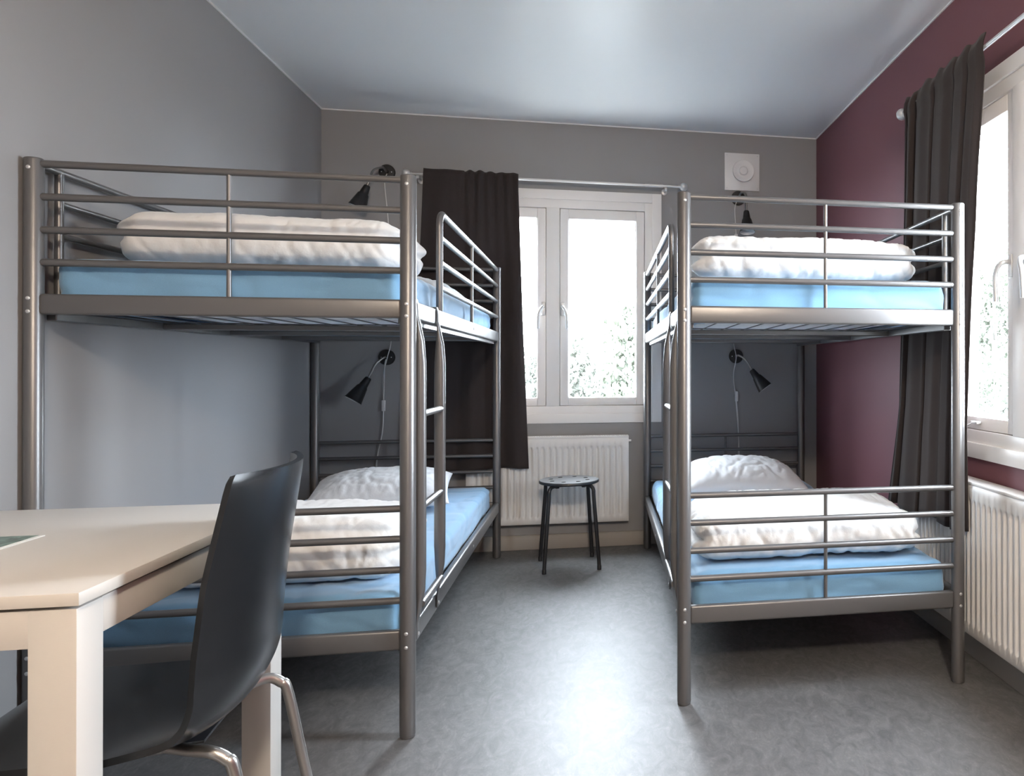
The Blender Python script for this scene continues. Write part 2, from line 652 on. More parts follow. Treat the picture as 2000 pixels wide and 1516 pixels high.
def build_bed(label, loc, rot, s):
    root = thing('bunk_bed', label, 'bunk bed', loc, rot, None)
    S = M['steel']

    def L(u, v, z):
        return (s * u, v, z)

    def bx(name, u0, u1, v0, v1, z0, z1, mat=S, bevel=0.0, par=root, seg=3):
        return box(name, (s * u0, v0, z0), (s * u1, v1, z1), mat, par, bevel, seg)
    # posts
    prof = [(PR - 0.003, 0.0), (PR - 0.001, 0.002), (PR - 0.001, 0.008), (PR, 0.009), (PR, 1.586), (PR - 0.001, 1.5885), (PR - 0.003, 1.59)]
    for u in (0, BW):
        for v in (0, BL):
            p = lathe('post', prof, S, root, 28, L(u, v, 0))
            # screws on the outer end face
            sg = -1 if v == 0 else 1
            for z in (1.562, 1.224, 1.190, 0.297, 0.258):
                lathe('screw', [(0.0052, 0), (0.0052, 0.0014), (0.0044, 0.0024), (0.0028, 0.0031), (0.0008, 0.0034)], M['screw'], p, 14,
                      (s * u, v + sg * (PR - 0.0012), z), (0, sg, 0))
    # end rails and end beams
    for v, tagname in ((0, 'foot'), (BL, 'head')):
        for zs, beam in ((RZ_UP, BEAM_UP), (RZ_LO, BEAM_LO)):
            for z in zs:
                V = smooth_path([L(PR * 0.6, v, z), L(PR + 0.012, v, z), L(BW / 2, v, z), L(BW - PR - 0.012, v, z), L(BW - PR * 0.6, v, z)], 2)
                rr = [0.0065] + [0.0100] * (len(V) - 2) + [0.0065]
                tube('end_rail', V, rr, S, root, 14)
            for k in range(len(zs)):
                zt = zs[k] - 0.004
                zb = zs[k + 1] + 0.004 if k + 1 < len(zs) else beam[1] - 0.002
                tube('end_strut', [L(BW / 2, v, zt), L(BW / 2, v, zb)], 0.0062, S, root, 10)
            bx('end_beam', PR - 0.004, BW - PR + 0.004, v - 0.011, v + 0.011, beam[0], beam[1], S, 0.007)
    # side beams (tube section, with a bolt hole)
    for u in (0, BW):
        for beam in (BEAM_UP, BEAM_LO):
            b = bx('side_beam', u - 0.0125, u + 0.0125, PR - 0.004, BL - PR + 0.004, beam[0], beam[1], S, 0.007)
            if u == 0:
                zc = (beam[0] + beam[1]) / 2
                for v in (1.12,):
                    lathe('bolt', [(0.006, 0), (0.006, 0.002), (0.003, 0.003)], M['wire'] if beam is BEAM_UP else M['screw'], b, 12,
                          L(-0.0122, v, zc), (-s, 0, 0))
    # wall-side guard: top rail runs post to post, the others end at an upright
    gv0, gv1 = 0.095, BL - 0.095
    u = BW
    tube('guard_rail', [L(u, PR * 0.6, RZ_UP[0]), L(u, BL - PR * 0.6, RZ_UP[0])], 0.0095, S, root, 14)
    for z in RZ_UP[1:]:
        tube('guard_rail', [L(u, gv0, z), L(u, gv1, z)], 0.0085, S, root, 14)
    for v in (gv0, BL / 2, gv1):
        tube('guard_upright', [L(u, v, RZ_UP[0] - 0.004), L(u, v, BEAM_UP[1] - 0.004)], 0.0105 if v != BL / 2 else 0.0065, S, root, 12)
    # aisle-side guard from the head post, with a rounded free end
    gv = 0.447
    r = 0.05
    path = [L(0, BL - PR * 0.6, RZ_UP[0]), L(0, gv + r, RZ_UP[0])]
    for k in range(1, 9):
        a = (PI / 2) * k / 8
        path.append(L(0, gv + r - r * math.sin(a), RZ_UP[0] - r + r * math.cos(a)))
    path.append(L(0, gv, BEAM_UP[1] - 0.004))
    tube('guard_hoop', path, 0.0110, S, root, 16, ref=Vector((1, 0, 0)))
    for z in RZ_UP[1:]:
        tube('guard_rail', [L(0, gv + 0.004, z), L(0, BL - PR * 0.6, z)], 0.0098, S, root, 14)
    for k in range(4):
        zt = RZ_UP[k] - 0.004
        zb = RZ_UP[k + 1] + 0.004 if k < 3 else BEAM_UP[1] - 0.002
        tube('guard_strut', [L(0, 1.15, zt), L(0, 1.15, zb)], 0.0065, S, root, 10)
    # ladder: two stiles flattened and hooked at both ends, three rungs
    for v in (0.043, 0.335):
        pts, rad = [], []
        for (uu, z, ra, rb) in ((0.006, 1.2395, 0.0026, 0.014), (-0.0135, 1.2395, 0.0026, 0.014), (-0.0165, 1.225, 0.0028, 0.014),
                                (-0.0170, 1.195, 0.0030, 0.0135), (-0.0195, 1.165, 0.0065, 0.0135), (-0.0225, 1.12, 0.0130, 0.0130),
                                (-0.0230, 1.06, 0.0170, 0.0125), (-0.0228, 1.00, 0.0178, 0.0125), (-0.0228, 0.80, 0.0178, 0.0125), (-0.0228, 0.46, 0.0178, 0.0125),
                                (-0.0228, 0.40, 0.0150, 0.0130), (-0.0195, 0.34, 0.0065, 0.0135), (-0.0165, 0.305, 0.0030, 0.0135),
                                (-0.0163, 0.262, 0.0028, 0.0135)):
            pts.append(L(uu, v, z))
            rad.append((ra, rb))
        st = tube('ladder_stile', pts, rad, S, root, 16, ref=Vector((0, 0, 1)))
        lathe('screw', [(0.0055, 0), (0.0055, 0.002), (0.003, 0.0035)], M['screw'], st, 12, L(-0.0188, v, 0.276), (-s, 0, 0))
    for z in (0.910, 0.640, 0.358):
        tube('ladder_rung', [L(-0.026, 0.050, z), L(-0.026, 0.328, z)], 0.0105, S, root, 14)
    # mattress bases
    for beam in (BEAM_UP, BEAM_LO):
        zt = beam[0] + 0.010
        for u in (0.022, BW - 0.022):
            bx('base_rail', u - 0.012, u + 0.012, 0.03, BL - 0.03, beam[0] - 0.014, zt, M['wire'] if beam is BEAM_LO else S, 0.002, seg=1)
        for v in (0.55, 1.02, 1.52):
            bx('cross_bar', 0.03, BW - 0.03, v - 0.016, v + 0.016, beam[0] - 0.013, beam[0] + 0.006, S, 0.003, seg=1)
        V, Fc = [], []
        wires = []
        for k in range(11):
            uu = 0.05 + (BW - 0.10) * k / 10
            wires.append([L(uu, 0.04, zt + 0.003), L(uu, BL / 2, zt - 0.003), L(uu, BL - 0.04, zt + 0.003)])
        for k in range(5):
            vv = 0.06 + (BL - 0.12) * k / 4
            wires.append([L(0.03, vv, zt), L(BW / 2, vv, zt - 0.002), L(BW - 0.03, vv, zt)])
        for wv in wires:
            v_, f_ = sweep_geo(wv, 0.0020, 6)
            off = len(V)
            V += v_
            Fc += [tuple(i + off for i in f) for f in f_]
        wm = link('wire_mesh', mesh_from('wire_mesh', V, Fc), M['wire'], root)
        wm['kind'] = 'stuff'
    return root


BED_L = dict(loc=(-0.511, 2.277, 0.0), rot=0.0, s=-1)
BED_R = dict(loc=(0.2818, 2.333, 0.0), rot=-0.0159, s=1)
build_bed('silver metal bunk bed along the grey wall, behind the table and black chair', BED_L['loc'], BED_L['rot'], BED_L['s'])
build_bed('silver metal bunk bed along the plum wall beside the right curtain', BED_R['loc'], BED_R['rot'], BED_R['s'])


def bed_pt(B, u, v, z):
    c, s_ = math.cos(B['rot']), math.sin(B['rot'])
    x, y = B['s'] * u, v
    return (B['loc'][0] + c * x - s_ * y, B['loc'][1] + s_ * x + c * y, B['loc'][2] + z)


# ------------------------------------------------------------------ mattresses
def mattress(B, zbot, ztop, label, seed):
    cu, cv = BW / 2 + 0.002, BL / 2 - 0.002
    hu, hv = BW / 2 - 0.026, BL / 2 - 0.032
    root = thing('mattress', label, 'mattress', bed_pt(B, cu, cv, zbot), B['rot'], 'mattresses in blue fitted sheets')
    h = (ztop - zbot) / 2
    V, Fc = round_box_geo(hu - 0.016, hv - 0.016, h - 0.010, 0.03, 12, 20, 4)
    V = [v + Vector((0, 0, h)) for v in V]
    me = mesh_from('mattress_core', V, Fc)
    smooth_by_angle(me)
    link('mattress_core', me, M['mattress'], root)
    o = seed * 9.7

    def disp(p, n):
        a = 0.004 * nz3(p.x * 3 + o, p.y * 3, p.z * 3)
        side = 1 - abs(n.z)
        a += side * 0.0055 * nz3(p.x * 4 + o, p.y * 4, p.z * 30)
        w = 1 - abs(nz3(p.x * 6 + o, p.y * 6 + 3, p.z * 9))
        a -= 0.006 * max(0, w - 0.86) / 0.14 * 0.8
        # drawn-in corner tucks
        d = Vector((n.x * a, n.y * a, n.z * a))
        return d
    V, Fc = round_box_geo(hu, hv, h, 0.034, 60, 110, 18, disp)
    V = [v + Vector((0, 0, h)) for v in V]
    # leave the underside open: the fitted sheet only wraps the rim, with an uneven gathered edge
    keep = []
    for f in Fc:
        c = sum((V[i] for i in f), Vector()) / 4
        if c.z < 0.012:
            inset = min(hu - abs(c.x), hv - abs(c.y))
            if inset > 0.06 + 0.03 * nz3(c.x * 14 + o, c.y * 14, 0.0):
                continue
        keep.append(f)
    me = mesh_from('fitted_sheet', V, keep)
    me.shade_smooth()
    link('fitted_sheet', me, M['sheet'], root)
    return root


mattress(BED_L, 1.199, 1.337, 'blue sheeted mattress on the top bunk by the grey wall', 1)
mattress(BED_L, 0.264, 0.396, 'blue sheeted mattress on the bottom bunk by the grey wall', 2)
mattress(BED_R, 1.199, 1.337, 'blue sheeted mattress on the top bunk by the plum wall', 3)
mattress(BED_R, 0.264, 0.396, 'blue sheeted mattress on the bottom bunk by the plum wall', 4)


# ------------------------------------------------------------------ duvets and pillows
def duvet(label, c, hx, hy, hz, seed, rot=0.0, slope=0.0, ends=0.0, taper=0.0, groove=None, wr=0.8):
    o = seed * 13.1

    def disp(p, n):
        a = 0.012 * nz3(p.x * 3.0 + o, p.y * 3.0, p.z * 3) + 0.005 * nz3(p.x * 7 + o, p.y * 7, p.z * 6)
        low = max(0.0, min(1.0, 0.75 - 0.5 * p.z / hz))
        cr = 1 - abs(nz3(p.x * 13 + 7 * p.z + o, p.y * 4, p.z * 3 + 2))
        a -= wr * 0.0085 * low * max(0, cr - 0.72) / 0.28
        cr2 = 1 - abs(nz3(p.x * 26 - 9 * p.z + o, p.y * 11, p.z * 6 + 7))
        a -= wr * 0.0042 * max(0, cr2 - 0.72) / 0.28
        cr3 = 1 - abs(nz3(p.x * 46 + 20 * p.z + o, p.y * 24, p.z * 15 + 3))
        a -= wr * 0.0016 * max(0, cr3 - 0.7) / 0.3
        if groove is not None:
            # end faces show the folded layers
            e = max(0.0, abs(n.x) - 0.3) / 0.7
            a -= e * 0.022 * math.exp(-((p.z - groove) / 0.014) ** 2)
            ang = math.atan2(p.z - groove, p.y)
            a += e * 0.007 * math.sin(ang * 9 + o)
        # flat below
        d = n * a
        if n.z < -0.3:
            d.z = max(d.z, 0.0)
        # sag of the upper surface
        t = (p.z + hz) / (2 * hz)
        d.z -= t * (taper * abs(p.x / hx) ** 2.6 * hz + slope * (p.x / hx) * hz)
        return d
    V, Fc = round_box_geo(hx, hy, hz, min(hz * 0.96, hy * 0.9, 0.09), 130, 56, 34, disp)
    zmin = min(v.z for v in V)
    V = [v - Vector((0, 0, zmin)) for v in V]
    me = mesh_from('folded_duvet', V, Fc)
    me.shade_smooth()
    ob = link('folded_duvet', me, M['duvet'])
    ob.location = c
    ob.rotation_euler = (0, 0, rot)
    tag(ob, label, 'duvet', 'folded white duvets')
    return ob


duvet('rolled white duvet at the foot of the top bunk by the grey wall', (-0.953, 2.615, 1.339), 0.390, 0.20, 0.083, 1, taper=0.10, groove=0.0, wr=0.4)
duvet('folded white duvet on the bottom bunk behind the black chair', (-0.925, 2.640, 0.400), 0.365, 0.245, 0.097, 2, taper=0.20, slope=0.05, groove=0.0)
duvet('rolled white duvet at the foot of the top bunk by the plum wall', (0.742, 2.665, 1.340), 0.405, 0.20, 0.082, 3, rot=-0.016, taper=0.16, groove=0.0)
duvet('folded white duvet on the bottom bunk beside the right radiator', (0.738, 2.680, 0.400), 0.405, 0.27, 0.086, 4, rot=-0.03, taper=0.30, groove=0.0)


def pillow(label, c, hx, hy, hz, seed, rot=(0, 0, 0)):
    n, m = 80, 66
    o = seed * 5.3
    V, Fc = [], []
    idx = {}
    for side in (1, -1):
        for i in range(n + 1):
            for j in range(m + 1):
                u, v = -1 + 2 * i / n, -1 + 2 * j / m
                edge = i in (0, n) or j in (0, m)
                if side < 0 and edge:
                    continue
                pu = max(0.0, 1 - abs(u) ** 2.6)
                pv = max(0.0, 1 - abs(v) ** 2.6)
                h = hz * (pu * pv) ** 0.55
                # edges bow inwards between the corners
                x = u * hx * (1 - 0.05 * (1 - abs(v) ** 2) * abs(u) ** 3)
                y = v * hy * (1 - 0.06 * (1 - abs(u) ** 2) * abs(v) ** 3)
                z = side * h
                wv = 0.006 * nz3(x * 7 + o, y * 7, side * 2) + 0.012 * nz3(x * 2.5 + o, y * 2.5, side)
                cr = 1 - abs(nz3(x * 13 + o, y * 7, side * 3.3))
                wv -= 0.005 * max(0, cr - 0.76) / 0.24
                cr = 1 - abs(nz3(x * 26 + o, y * 16, side * 5.3))
                wv -= 0.004 * max(0, cr - 0.7) / 0.3
                z += side * wv * min(1.0, (pu * pv) * 2.2)
                if side < 0:
                    z *= 0.45
                idx[(side, i, j)] = len(V)
                V.append(Vector((x, y, z)))
    for side in (1, -1):
        for i in range(n):
            for j in range(m):
                q = []
                for (a, b) in ((i, j), (i + 1, j), (i + 1, j + 1), (i, j + 1)):
                    q.append(idx.get((side, a, b), idx[(1, a, b)]) if side > 0 else idx.get((-1, a, b), idx[(1, a, b)]))
                if side < 0:
                    q.reverse()
                Fc.append(tuple(q))
    R = Euler(rot).to_matrix()
    V = [R @ v for v in V]
    zmin = min(v.z for v in V)
    V = [v - Vector((0, 0, zmin)) for v in V]
    me = mesh_from('pillow', V, Fc)
    me.shade_smooth()
    ob = link('pillow', me, M['pillow'])
    ob.location = c
    tag(ob, label, 'pillow', 'white pillows at the heads of the bunks')
    return ob


pillow('white pillow at the head of the top bunk by the grey wall', (-0.93, 3.88, 1.338), 0.30, 0.25, 0.095, 1, (0.06, 0.0, 0.05))
pillow('white pillow at the head of the bottom bunk by the grey wall', (-0.968, 3.80, 0.397), 0.305, 0.26, 0.106, 2, (0.13, -0.02, 0.14))
pillow('plump white pillow at the head of the bottom bunk by the plum wall', (0.765, 3.88, 0.397), 0.315, 0.26, 0.112, 3, (0.08, 0.02, -0.04))


# ------------------------------------------------------------------ curtains and rods
def curtain(name, label, fn, nu, nz_, parent=None):
    """fn(u, t) -> point; u across 0..1, t 0 top .. 1 bottom. Two skins 3 mm apart."""
    P = [[Vector(fn(i / nu, k / nz_)) for k in range(nz_ + 1)] for i in range(nu + 1)]
    V, Fc = [], []
    th = 0.0016
    for sgn in (1, -1):
        for i in range(nu + 1):
            for k in range(nz_ + 1):
                du = P[min(i + 1, nu)][k] - P[max(i - 1, 0)][k]
                dv = P[i][min(k + 1, nz_)] - P[i][max(k - 1, 0)]
                n = du.cross(dv)
                n = n.normalized() if n.length > 1e-9 else Vector((0, 1, 0))
                V.append(P[i][k] + n * th * sgn)
    m = (nu + 1) * (nz_ + 1)

    def q(i, k):
        return i * (nz_ + 1) + k
    for i in range(nu):
        for k in range(nz_):
            a = (q(i, k), q(i + 1, k), q(i + 1, k + 1), q(i, k + 1))
            Fc.append(a)
            Fc.append(tuple(m + x for x in reversed(a)))
    rim = [q(i, 0) for i in range(nu)] + [q(nu, k) for k in range(nz_)] + [q(i, nz_) for i in range(nu, 0, -1)] + [q(0, k) for k in range(nz_, 0, -1)]
    for a, b in zip(rim, rim[1:] + rim[:1]):
        Fc.append((a, a + m, b + m, b))
    me = mesh_from(name, V, Fc)
    me.shade_smooth()
    ob = link(name, me, M['curtain'], parent)
    return ob


def lerp_tab(tab, t):
    for (a, va), (b, vb) in zip(tab, tab[1:]):
        if t <= b:
            f = (t - a) / (b - a)
            f = f * f * (3 - 2 * f) if False else f
            return va + (vb - va) * f
    return tab[-1][1]


def back_curtain_fn(u, t):
    # left edge and right edge in x, by height
    xl = lerp_tab([(0, -0.900), (0.06, -0.905), (0.3, -0.925), (0.6, -0.955), (1.0, -0.985)], t)
    xr = lerp_tab([(0, -0.402), (0.06, -0.402), (0.5, -0.378), (1.0, -0.345)], t)
    x = xl + (xr - xl) * u
    ztop = 2.128 - 0.006 * u + (0.004 * math.sin(u * 55) if u > 0.42 else 0)
    zbot = 0.462 + 0.018 * u + 0.006 * math.sin(u * 9 + 1)
    z = ztop + (zbot - ztop) * t
    # gathers: tight on the right half near the top, wide soft folds below
    top = math.exp(-((t) / 0.20) ** 2)
    g = 0.5 + 0.5 * math.tanh((u - 0.42) * 12)
    y = 0.009 * g * top * math.sin(u * 62) + 0.006 * top * math.sin(u * 19)
    soft = 1 - math.exp(-((t) / 0.35) ** 2)
    y += soft * (0.017 * math.sin(u * 17 + 0.6 + 0.8 * t) + 0.007 * math.sin(u * 31 + 2 * t))
    y += 0.0025 * nz3(x * 18, z * 3, 1.0)
    base = YB - 0.092
    if t < 0.055:
        base -= 0.004 * math.sin(PI * min(1, t / 0.055))
    base -= 0.019 * math.exp(-(t / 0.12) ** 2)
    return (x, base + y - 0.016 * t, z)


bc = curtain('curtain', '', back_curtain_fn, 150, 70)
tag(bc, 'dark charcoal curtain hanging at the left of the back window', 'curtain')


def fold_wave(u):
    """Right curtain: tight pleats at the far end, wide stepped panels towards the near edge."""
    pts = [(0.0, 0.004), (0.035, -0.014), (0.07, 0.012), (0.11, -0.026), (0.15, -0.030), (0.185, 0.014), (0.225, 0.020), (0.255, -0.030),
           (0.33, -0.034), (0.43, -0.022), (0.475, 0.000), (0.50, -0.028), (0.60, -0.030), (0.69, -0.012), (0.715, 0.002), (0.735, -0.026),
           (0.82, -0.024), (0.87, -0.006), (0.885, -0.024), (0.95, -0.016), (1.0, 0.002)]
    for (a, va), (b, vb) in zip(pts, pts[1:]):
        if u <= b:
            f = (u - a) / (b - a)
            f = f * f * (3 - 2 * f)
            return va + (vb - va) * f
    return pts[-1][1]


def right_curtain_fn(u, t):
    yf = lerp_tab([(0, 2.905), (0.1, 2.905), (0.45, 2.925), (0.75, 2.965), (0.9, 3.03), (1.0, 3.075)], t)
    yn = lerp_tab([(0, 2.262), (0.06, 2.272), (0.3, 2.325), (0.65, 2.385), (0.8, 2.400), (1.0, 2.395)], t)
    y = yf + (yn - yf) * u
    ztop = 2.138 + 0.008 * math.sin(u * 40)
    zbot = 0.462 + 0.022 * u + 0.010 * math.sin(u * 12)
    z = ztop + (zbot - ztop) * t
    d = 0.4 + 0.6 * min(1.0, t / 0.08)
    amp = d * (0.85 + 0.15 * t)
    x = XR - 0.092 + fold_wave(min(1.0, max(0.0, u + 0.02 * t * math.sin(u * 7)))) * amp
    x += 0.004 * math.sin(u * 11 + 3 * t) * t + 0.003 * nz3(y * 15, z * 3, 4.0)
    if t < 0.055:
        x -= 0.010 * math.sin(PI * min(1, t / 0.055))
    return (x, y, z)


rc = curtain('curtain', '', right_curtain_fn, 220, 60)
tag(rc, 'dark brown-grey curtain in deep folds at the right window on the plum wall', 'curtain')

RODZ = 2.100


def rod(label, p0, p1, wall_dir, brackets, thick):
    root = thing('curtain_rod', label, 'curtain rod')
    p0, p1 = Vector(p0), Vector(p1)
    tube('pole', [p0, p1], 0.0075, M['satin'], root, 14)
    d = (p1 - p0).normalized()
    tube('pole_sleeve', [p0 + (p1 - p0) * thick[0], p0 + (p1 - p0) * thick[1]], 0.0095, M['satin'], root, 14)
    for p, sgn in ((p0, -1), (p1, 1)):
        ball('finial', p + d * sgn * 0.016, 0.024, M['satin'], root)
        tube('finial_neck', [p - d * sgn * 0.014, p + d * sgn * 0.002], 0.011, M['satin'], root, 14)
    wd = Vector(wall_dir)
    for f in brackets:
        q = p0 + (p1 - p0) * f
        b = tube('bracket', [q + Vector((0, 0, -0.016)), q + wd * 0.082 + Vector((0, 0, -0.016))], 0.006, M['satin'], root, 10)
        lathe('wall_plate', [(0.018, 0), (0.018, 0.004), (0.012, 0.006)], M['satin'], b, 18, q + wd * 0.0885 + Vector((0, 0, -0.016)), -wd)
        tube('clip', [q + d * 0.006 + Vector((0, 0, -0.018)), q - d * 0.006 + Vector((0, 0, -0.018))], 0.012, M['satin'], b, 12)
    return root


rod('thin silver curtain rod with ball ends above the back window', (-0.978, YB - 0.089, RODZ), (0.510, YB - 0.089, RODZ - 0.004), (0, 1, 0), (0.03, 0.94), (0.86, 0.93))
rod('silver curtain rod with ball end on the plum wall', (XR - 0.089, 2.935, RODZ), (XR - 0.089, 1.42, RODZ), (1, 0, 0), (0.03, 0.95), (0.06, 0.12))


# ------------------------------------------------------------------ radiators
def radiator(label, loc, rot, width, z0, z1, pitch, flat_top=False):
    """Local frame: x along the wall, front face at y=0 looking to -y, depth to +y."""
    root = thing('radiator', label, 'radiator', loc, rot)
    h = z1 - z0
    dep = 0.062
    hw = width / 2
    # front panel: pressed channels as real relief
    nch = int((width - 0.05) / pitch)
    x_start = -nch * pitch / 2
    xs = [-hw, -hw + 0.004]
    for k in range(nch):
        c = x_start + (k + 0.5) * pitch
        for f in (-0.40, -0.30, -0.18, 0.0, 0.18, 0.30, 0.40):
            xs.append(c + f * pitch)
    xs += [hw - 0.004, hw]
    zt = z0 + h * 0.885
    zb = z0 + h * 0.085
    zs = [z0, z0 + 0.006, zb - 0.012, zb - 0.006, zb, zb + 0.006, zb + 0.012, (zb + zt) / 2, zt - 0.012, zt - 0.006, zt, zt + 0.006, zt + 0.012, z1 - 0.006, z1]
    V, Fc = [], []
    for zi, z in enumerate(zs):
        for xi, x in enumerate(xs):
            y = 0.0
            if xi in (0, len(xs) - 1) or zi in (0, len(zs) - 1):
                y = 0.004
            else:
                # recess depth
                fx = ((x - x_start) / pitch) % 1.0 - 0.5
                inside = x_start <= x <= -x_start
                prof_ = max(0.0, 1 - (abs(fx) / 0.36) ** 2.2) if inside else 0.0
                ez = min(z - (zb - 0.012 + 0.02 * (abs(fx) / 0.36) ** 2), (zt + 0.012 - 0.02 * (abs(fx) / 0.36) ** 2) - z)
                pz = max(0.0, min(1.0, ez / 0.014))
                y = 0.011 * prof_ * pz
            V.append((x, y, z))
    nx = len(xs)
    for zi in range(len(zs) - 1):
        for xi in range(nx - 1):
            a = zi * nx + xi
            Fc.append((a, a + 1, a + 1 + nx, a + nx))
    me = mesh_from('front_panel', V, Fc)
    smooth_by_angle(me, 0.8)
    link('front_panel', me, M['radiator'], root)
    box('back_panel', (-hw, dep - 0.012, z0), (hw, dep, z1), M['radiator'], root, 0.003)
    for sx in (-1, 1):
        box('side_cover', (sx * hw, 0.003, z0 + 0.004), (sx * (hw - 0.003), dep - 0.011, z1), M['radiator'], root)
    box('bottom_channel', (-hw + 0.003, 0.013, z0 + 0.002), (hw - 0.003, dep - 0.013, z0 + 0.02), M['radiator'], root)
    if flat_top:
        box('top_cover', (-hw - 0.001, -0.001, z1), (hw + 0.001, dep + 0.006, z1 + 0.010), M['radiator'], root, 0.003)
    else:
        # open convector grille along the top
        box('grille_edge', (-hw, 0.0, z1 - 0.002), (hw, 0.006, z1 + 0.010), M['radiator'], root, 0.002)
        box('grille_edge', (-hw, dep - 0.008, z1 - 0.002), (hw, dep, z1 + 0.010), M['radiator'], root, 0.002)
        nb = int(width / 0.0135)
        for k in range(nb):
            x = -hw + (k + 0.5) * width / nb
            b = bpy.data.objects.new('grille_bar', GBAR)
            COL.objects.link(b)
            b.parent = root
            b.location = (x, 0.03, z1 + 0.005)
    return root


_bm = bmesh.new()
add_box(_bm, (-0.0028, -0.024, -0.003), (0.0028, 0.024, 0.003))
GBAR = bm_mesh('grille_bar', _bm)
GBAR.materials.append(M['radiator'])
rb = radiator('white ribbed panel radiator below the back window behind the stool', ((-0.685 + 0.209) / 2, YB - 0.078, 0), 0.0, 0.894, 0.156, 0.640, 0.0333)
tube('bleed_valve', [(0.447, 0.02, 0.618), (0.462, 0.02, 0.618)], 0.006, M['radiator'], rb, 12)
radiator('white ribbed panel radiator on the plum wall below the right window', (XR - 0.078, (2.857 + 1.55) / 2, 0), -PI / 2, 1.307, 0.117, 0.640, 0.0333, flat_top=True)


# ------------------------------------------------------------------ stool
def stool():
    c = Vector((-0.117, 4.075, 0))
    root = thing('stool', 'black stool with perforated round seat in front of the radiator', 'stool', c, math.radians(7.6))
    R, zt = 0.155, 0.452
    bm = bmesh.new()

    def ring(cx, cy, r, n):
        vs_ = [bm.verts.new((cx + r * math.cos(2 * PI * k / n), cy + r * math.sin(2 * PI * k / n), zt)) for k in range(n)]
        return [bm.edges.new((vs_[k], vs_[(k + 1) % n])) for k in range(n)]
    es = ring(0, 0, R - 0.004, 56)
    for k in range(8):
        a = 2 * PI * (k + 0.5) / 8
        es += ring(0.098 * math.cos(a), 0.098 * math.sin(a), 0.0125, 16)
    bmesh.ops.triangle_fill(bm, use_beauty=True, use_dissolve=False, edges=es)
    ext = bmesh.ops.extrude_face_region(bm, geom=bm.faces[:])
    for v in [g for g in ext['geom'] if isinstance(g, bmesh.types.BMVert)]:
        v.co.z -= 0.012
    seat = link('seat', bm_mesh('seat', bm), M['stool_top'], root)
    smooth_by_angle(seat.data, 0.5)
    lathe('seat_rim', [(R - 0.005, zt - 0.016), (R - 0.001, zt - 0.014), (R, zt - 0.008), (R - 0.001, zt - 0.002), (R - 0.005, zt)], M['stool_top'], root, 56, cap0=False, cap1=False, ang=2.0)
    # legs: two bent hoops crossing below the seat; each leg is a tube of its own
    for k, (sx, sy) in enumerate(((-1, -1), (1, -1), (-1, 1), (1, 1))):
        fx, fy = sx * 0.138, sy * 0.138
        tx, ty = sx * 0.112, sy * 0.112
        pth = smooth_path([(fx, fy, 0.008), (fx * 0.92 + tx * 0.08, fy * 0.92 + ty * 0.08, 0.05), (tx * 1.02, ty * 1.02, 0.36),
                           (tx, ty, 0.405), (tx * 0.92, ty * 0.92, 0.424), (tx * 0.78, ty * 0.78, 0.430), (tx * 0.3, ty * 0.3, 0.430), (0, 0, 0.430)], 5)
        lg = tube('leg', pth, 0.0098, M['black_metal'], root, 14)
        lathe('foot', [(0.0112, 0), (0.0112, 0.02), (0.010, 0.022)], M['black_metal'], lg, 16, (fx, fy, 0))
        lathe('bumper', [(0.011, 0), (0.011, 0.018)], M['black_metal'], lg, 14, (tx * 0.6, ty * 0.6, 0.418))
    return root


stool()


# ------------------------------------------------------------------ wall lamps
def wall_lamp(label, base, arm_pts, tip, mouth, cord_pts, switch_at):
    root = thing('wall_lamp', label, 'wall lamp', (0, 0, 0), 0, 'black reading lamps over the bunk heads')
    b = Vector(base)
    pl = lathe('base_plate', [(0.043, 0), (0.043, 0.010), (0.040, 0.016), (0.012, 0.018), (0.010, 0.030)], M['lamp_black'], root, 32, b, (0, -1, 0))
    for dx in (-0.026, 0.026):
        lathe('screw', [(0.003, 0), (0.003, 0.0018)], M['satin'], pl, 10, b + Vector((dx, -0.0162, 0)), (0, -1, 0))
    tip, mouth = Vector(tip), Vector(mouth)
    ax = (mouth - tip).normalized()
    pth = smooth_path([b + Vector((0, -0.026, 0))] + [Vector(p) for p in arm_pts] + [tip + ax * 0.012], 8)
    tube('gooseneck', pth, 0.0058, M['lamp_arm'], root, 12)
    Ln = (mouth - tip).length
    prof = [(0.006, 0), (0.0135, 0.001), (0.0165, 0.006), (0.0205, 0.036 * Ln / 0.14), (0.0225, 0.052 * Ln / 0.14), (0.0275, 0.058 * Ln / 0.14), (0.0455, Ln - 0.001), (0.0462, Ln)]
    sh = lathe('shade', prof, M['lamp_black'], root, 36, tip, ax, cap1=False)
    inner = [(0.0448, Ln), (0.0262, 0.062 * Ln / 0.14), (0.004, 0.058 * Ln / 0.14)]
    lathe('shade_lining', inner, M['white_plastic'], sh, 36, tip, ax, cap0=False, cap1=False)
    lathe('shade_lip', [(0.0462, Ln), (0.0448, Ln)], M['lamp_black'], sh, 36, tip, ax, cap0=False, cap1=False)
    bp = [(0.012, 0.060 * Ln / 0.14), (0.013, 0.070 * Ln / 0.14), (0.020, 0.085 * Ln / 0.14), (0.023, 0.103 * Ln / 0.14), (0.020, 0.119 * Ln / 0.14), (0.010, 0.126 * Ln / 0.14)]
    lathe('bulb', bp, M['bulb'], sh, 24, tip, ax)
    cord = smooth_path([Vector(p) for p in cord_pts], 8)
    cd = tube('cord', cord, 0.0024, M['white_plastic'], root, 8)
    sx, sy, sz = switch_at
    sw = box('switch', (sx - 0.0095, sy - 0.010, sz - 0.030), (sx + 0.0095, sy + 0.006, sz + 0.030), M['white_plastic'], root, 0.003)
    box('rocker', (sx - 0.005, sy - 0.0125, sz - 0.009), (sx + 0.005, sy - 0.009, sz + 0.009), M['white_plastic'], sw, 0.001)
    return root


yb = YB - 0.001
yc_ = YB - 0.012
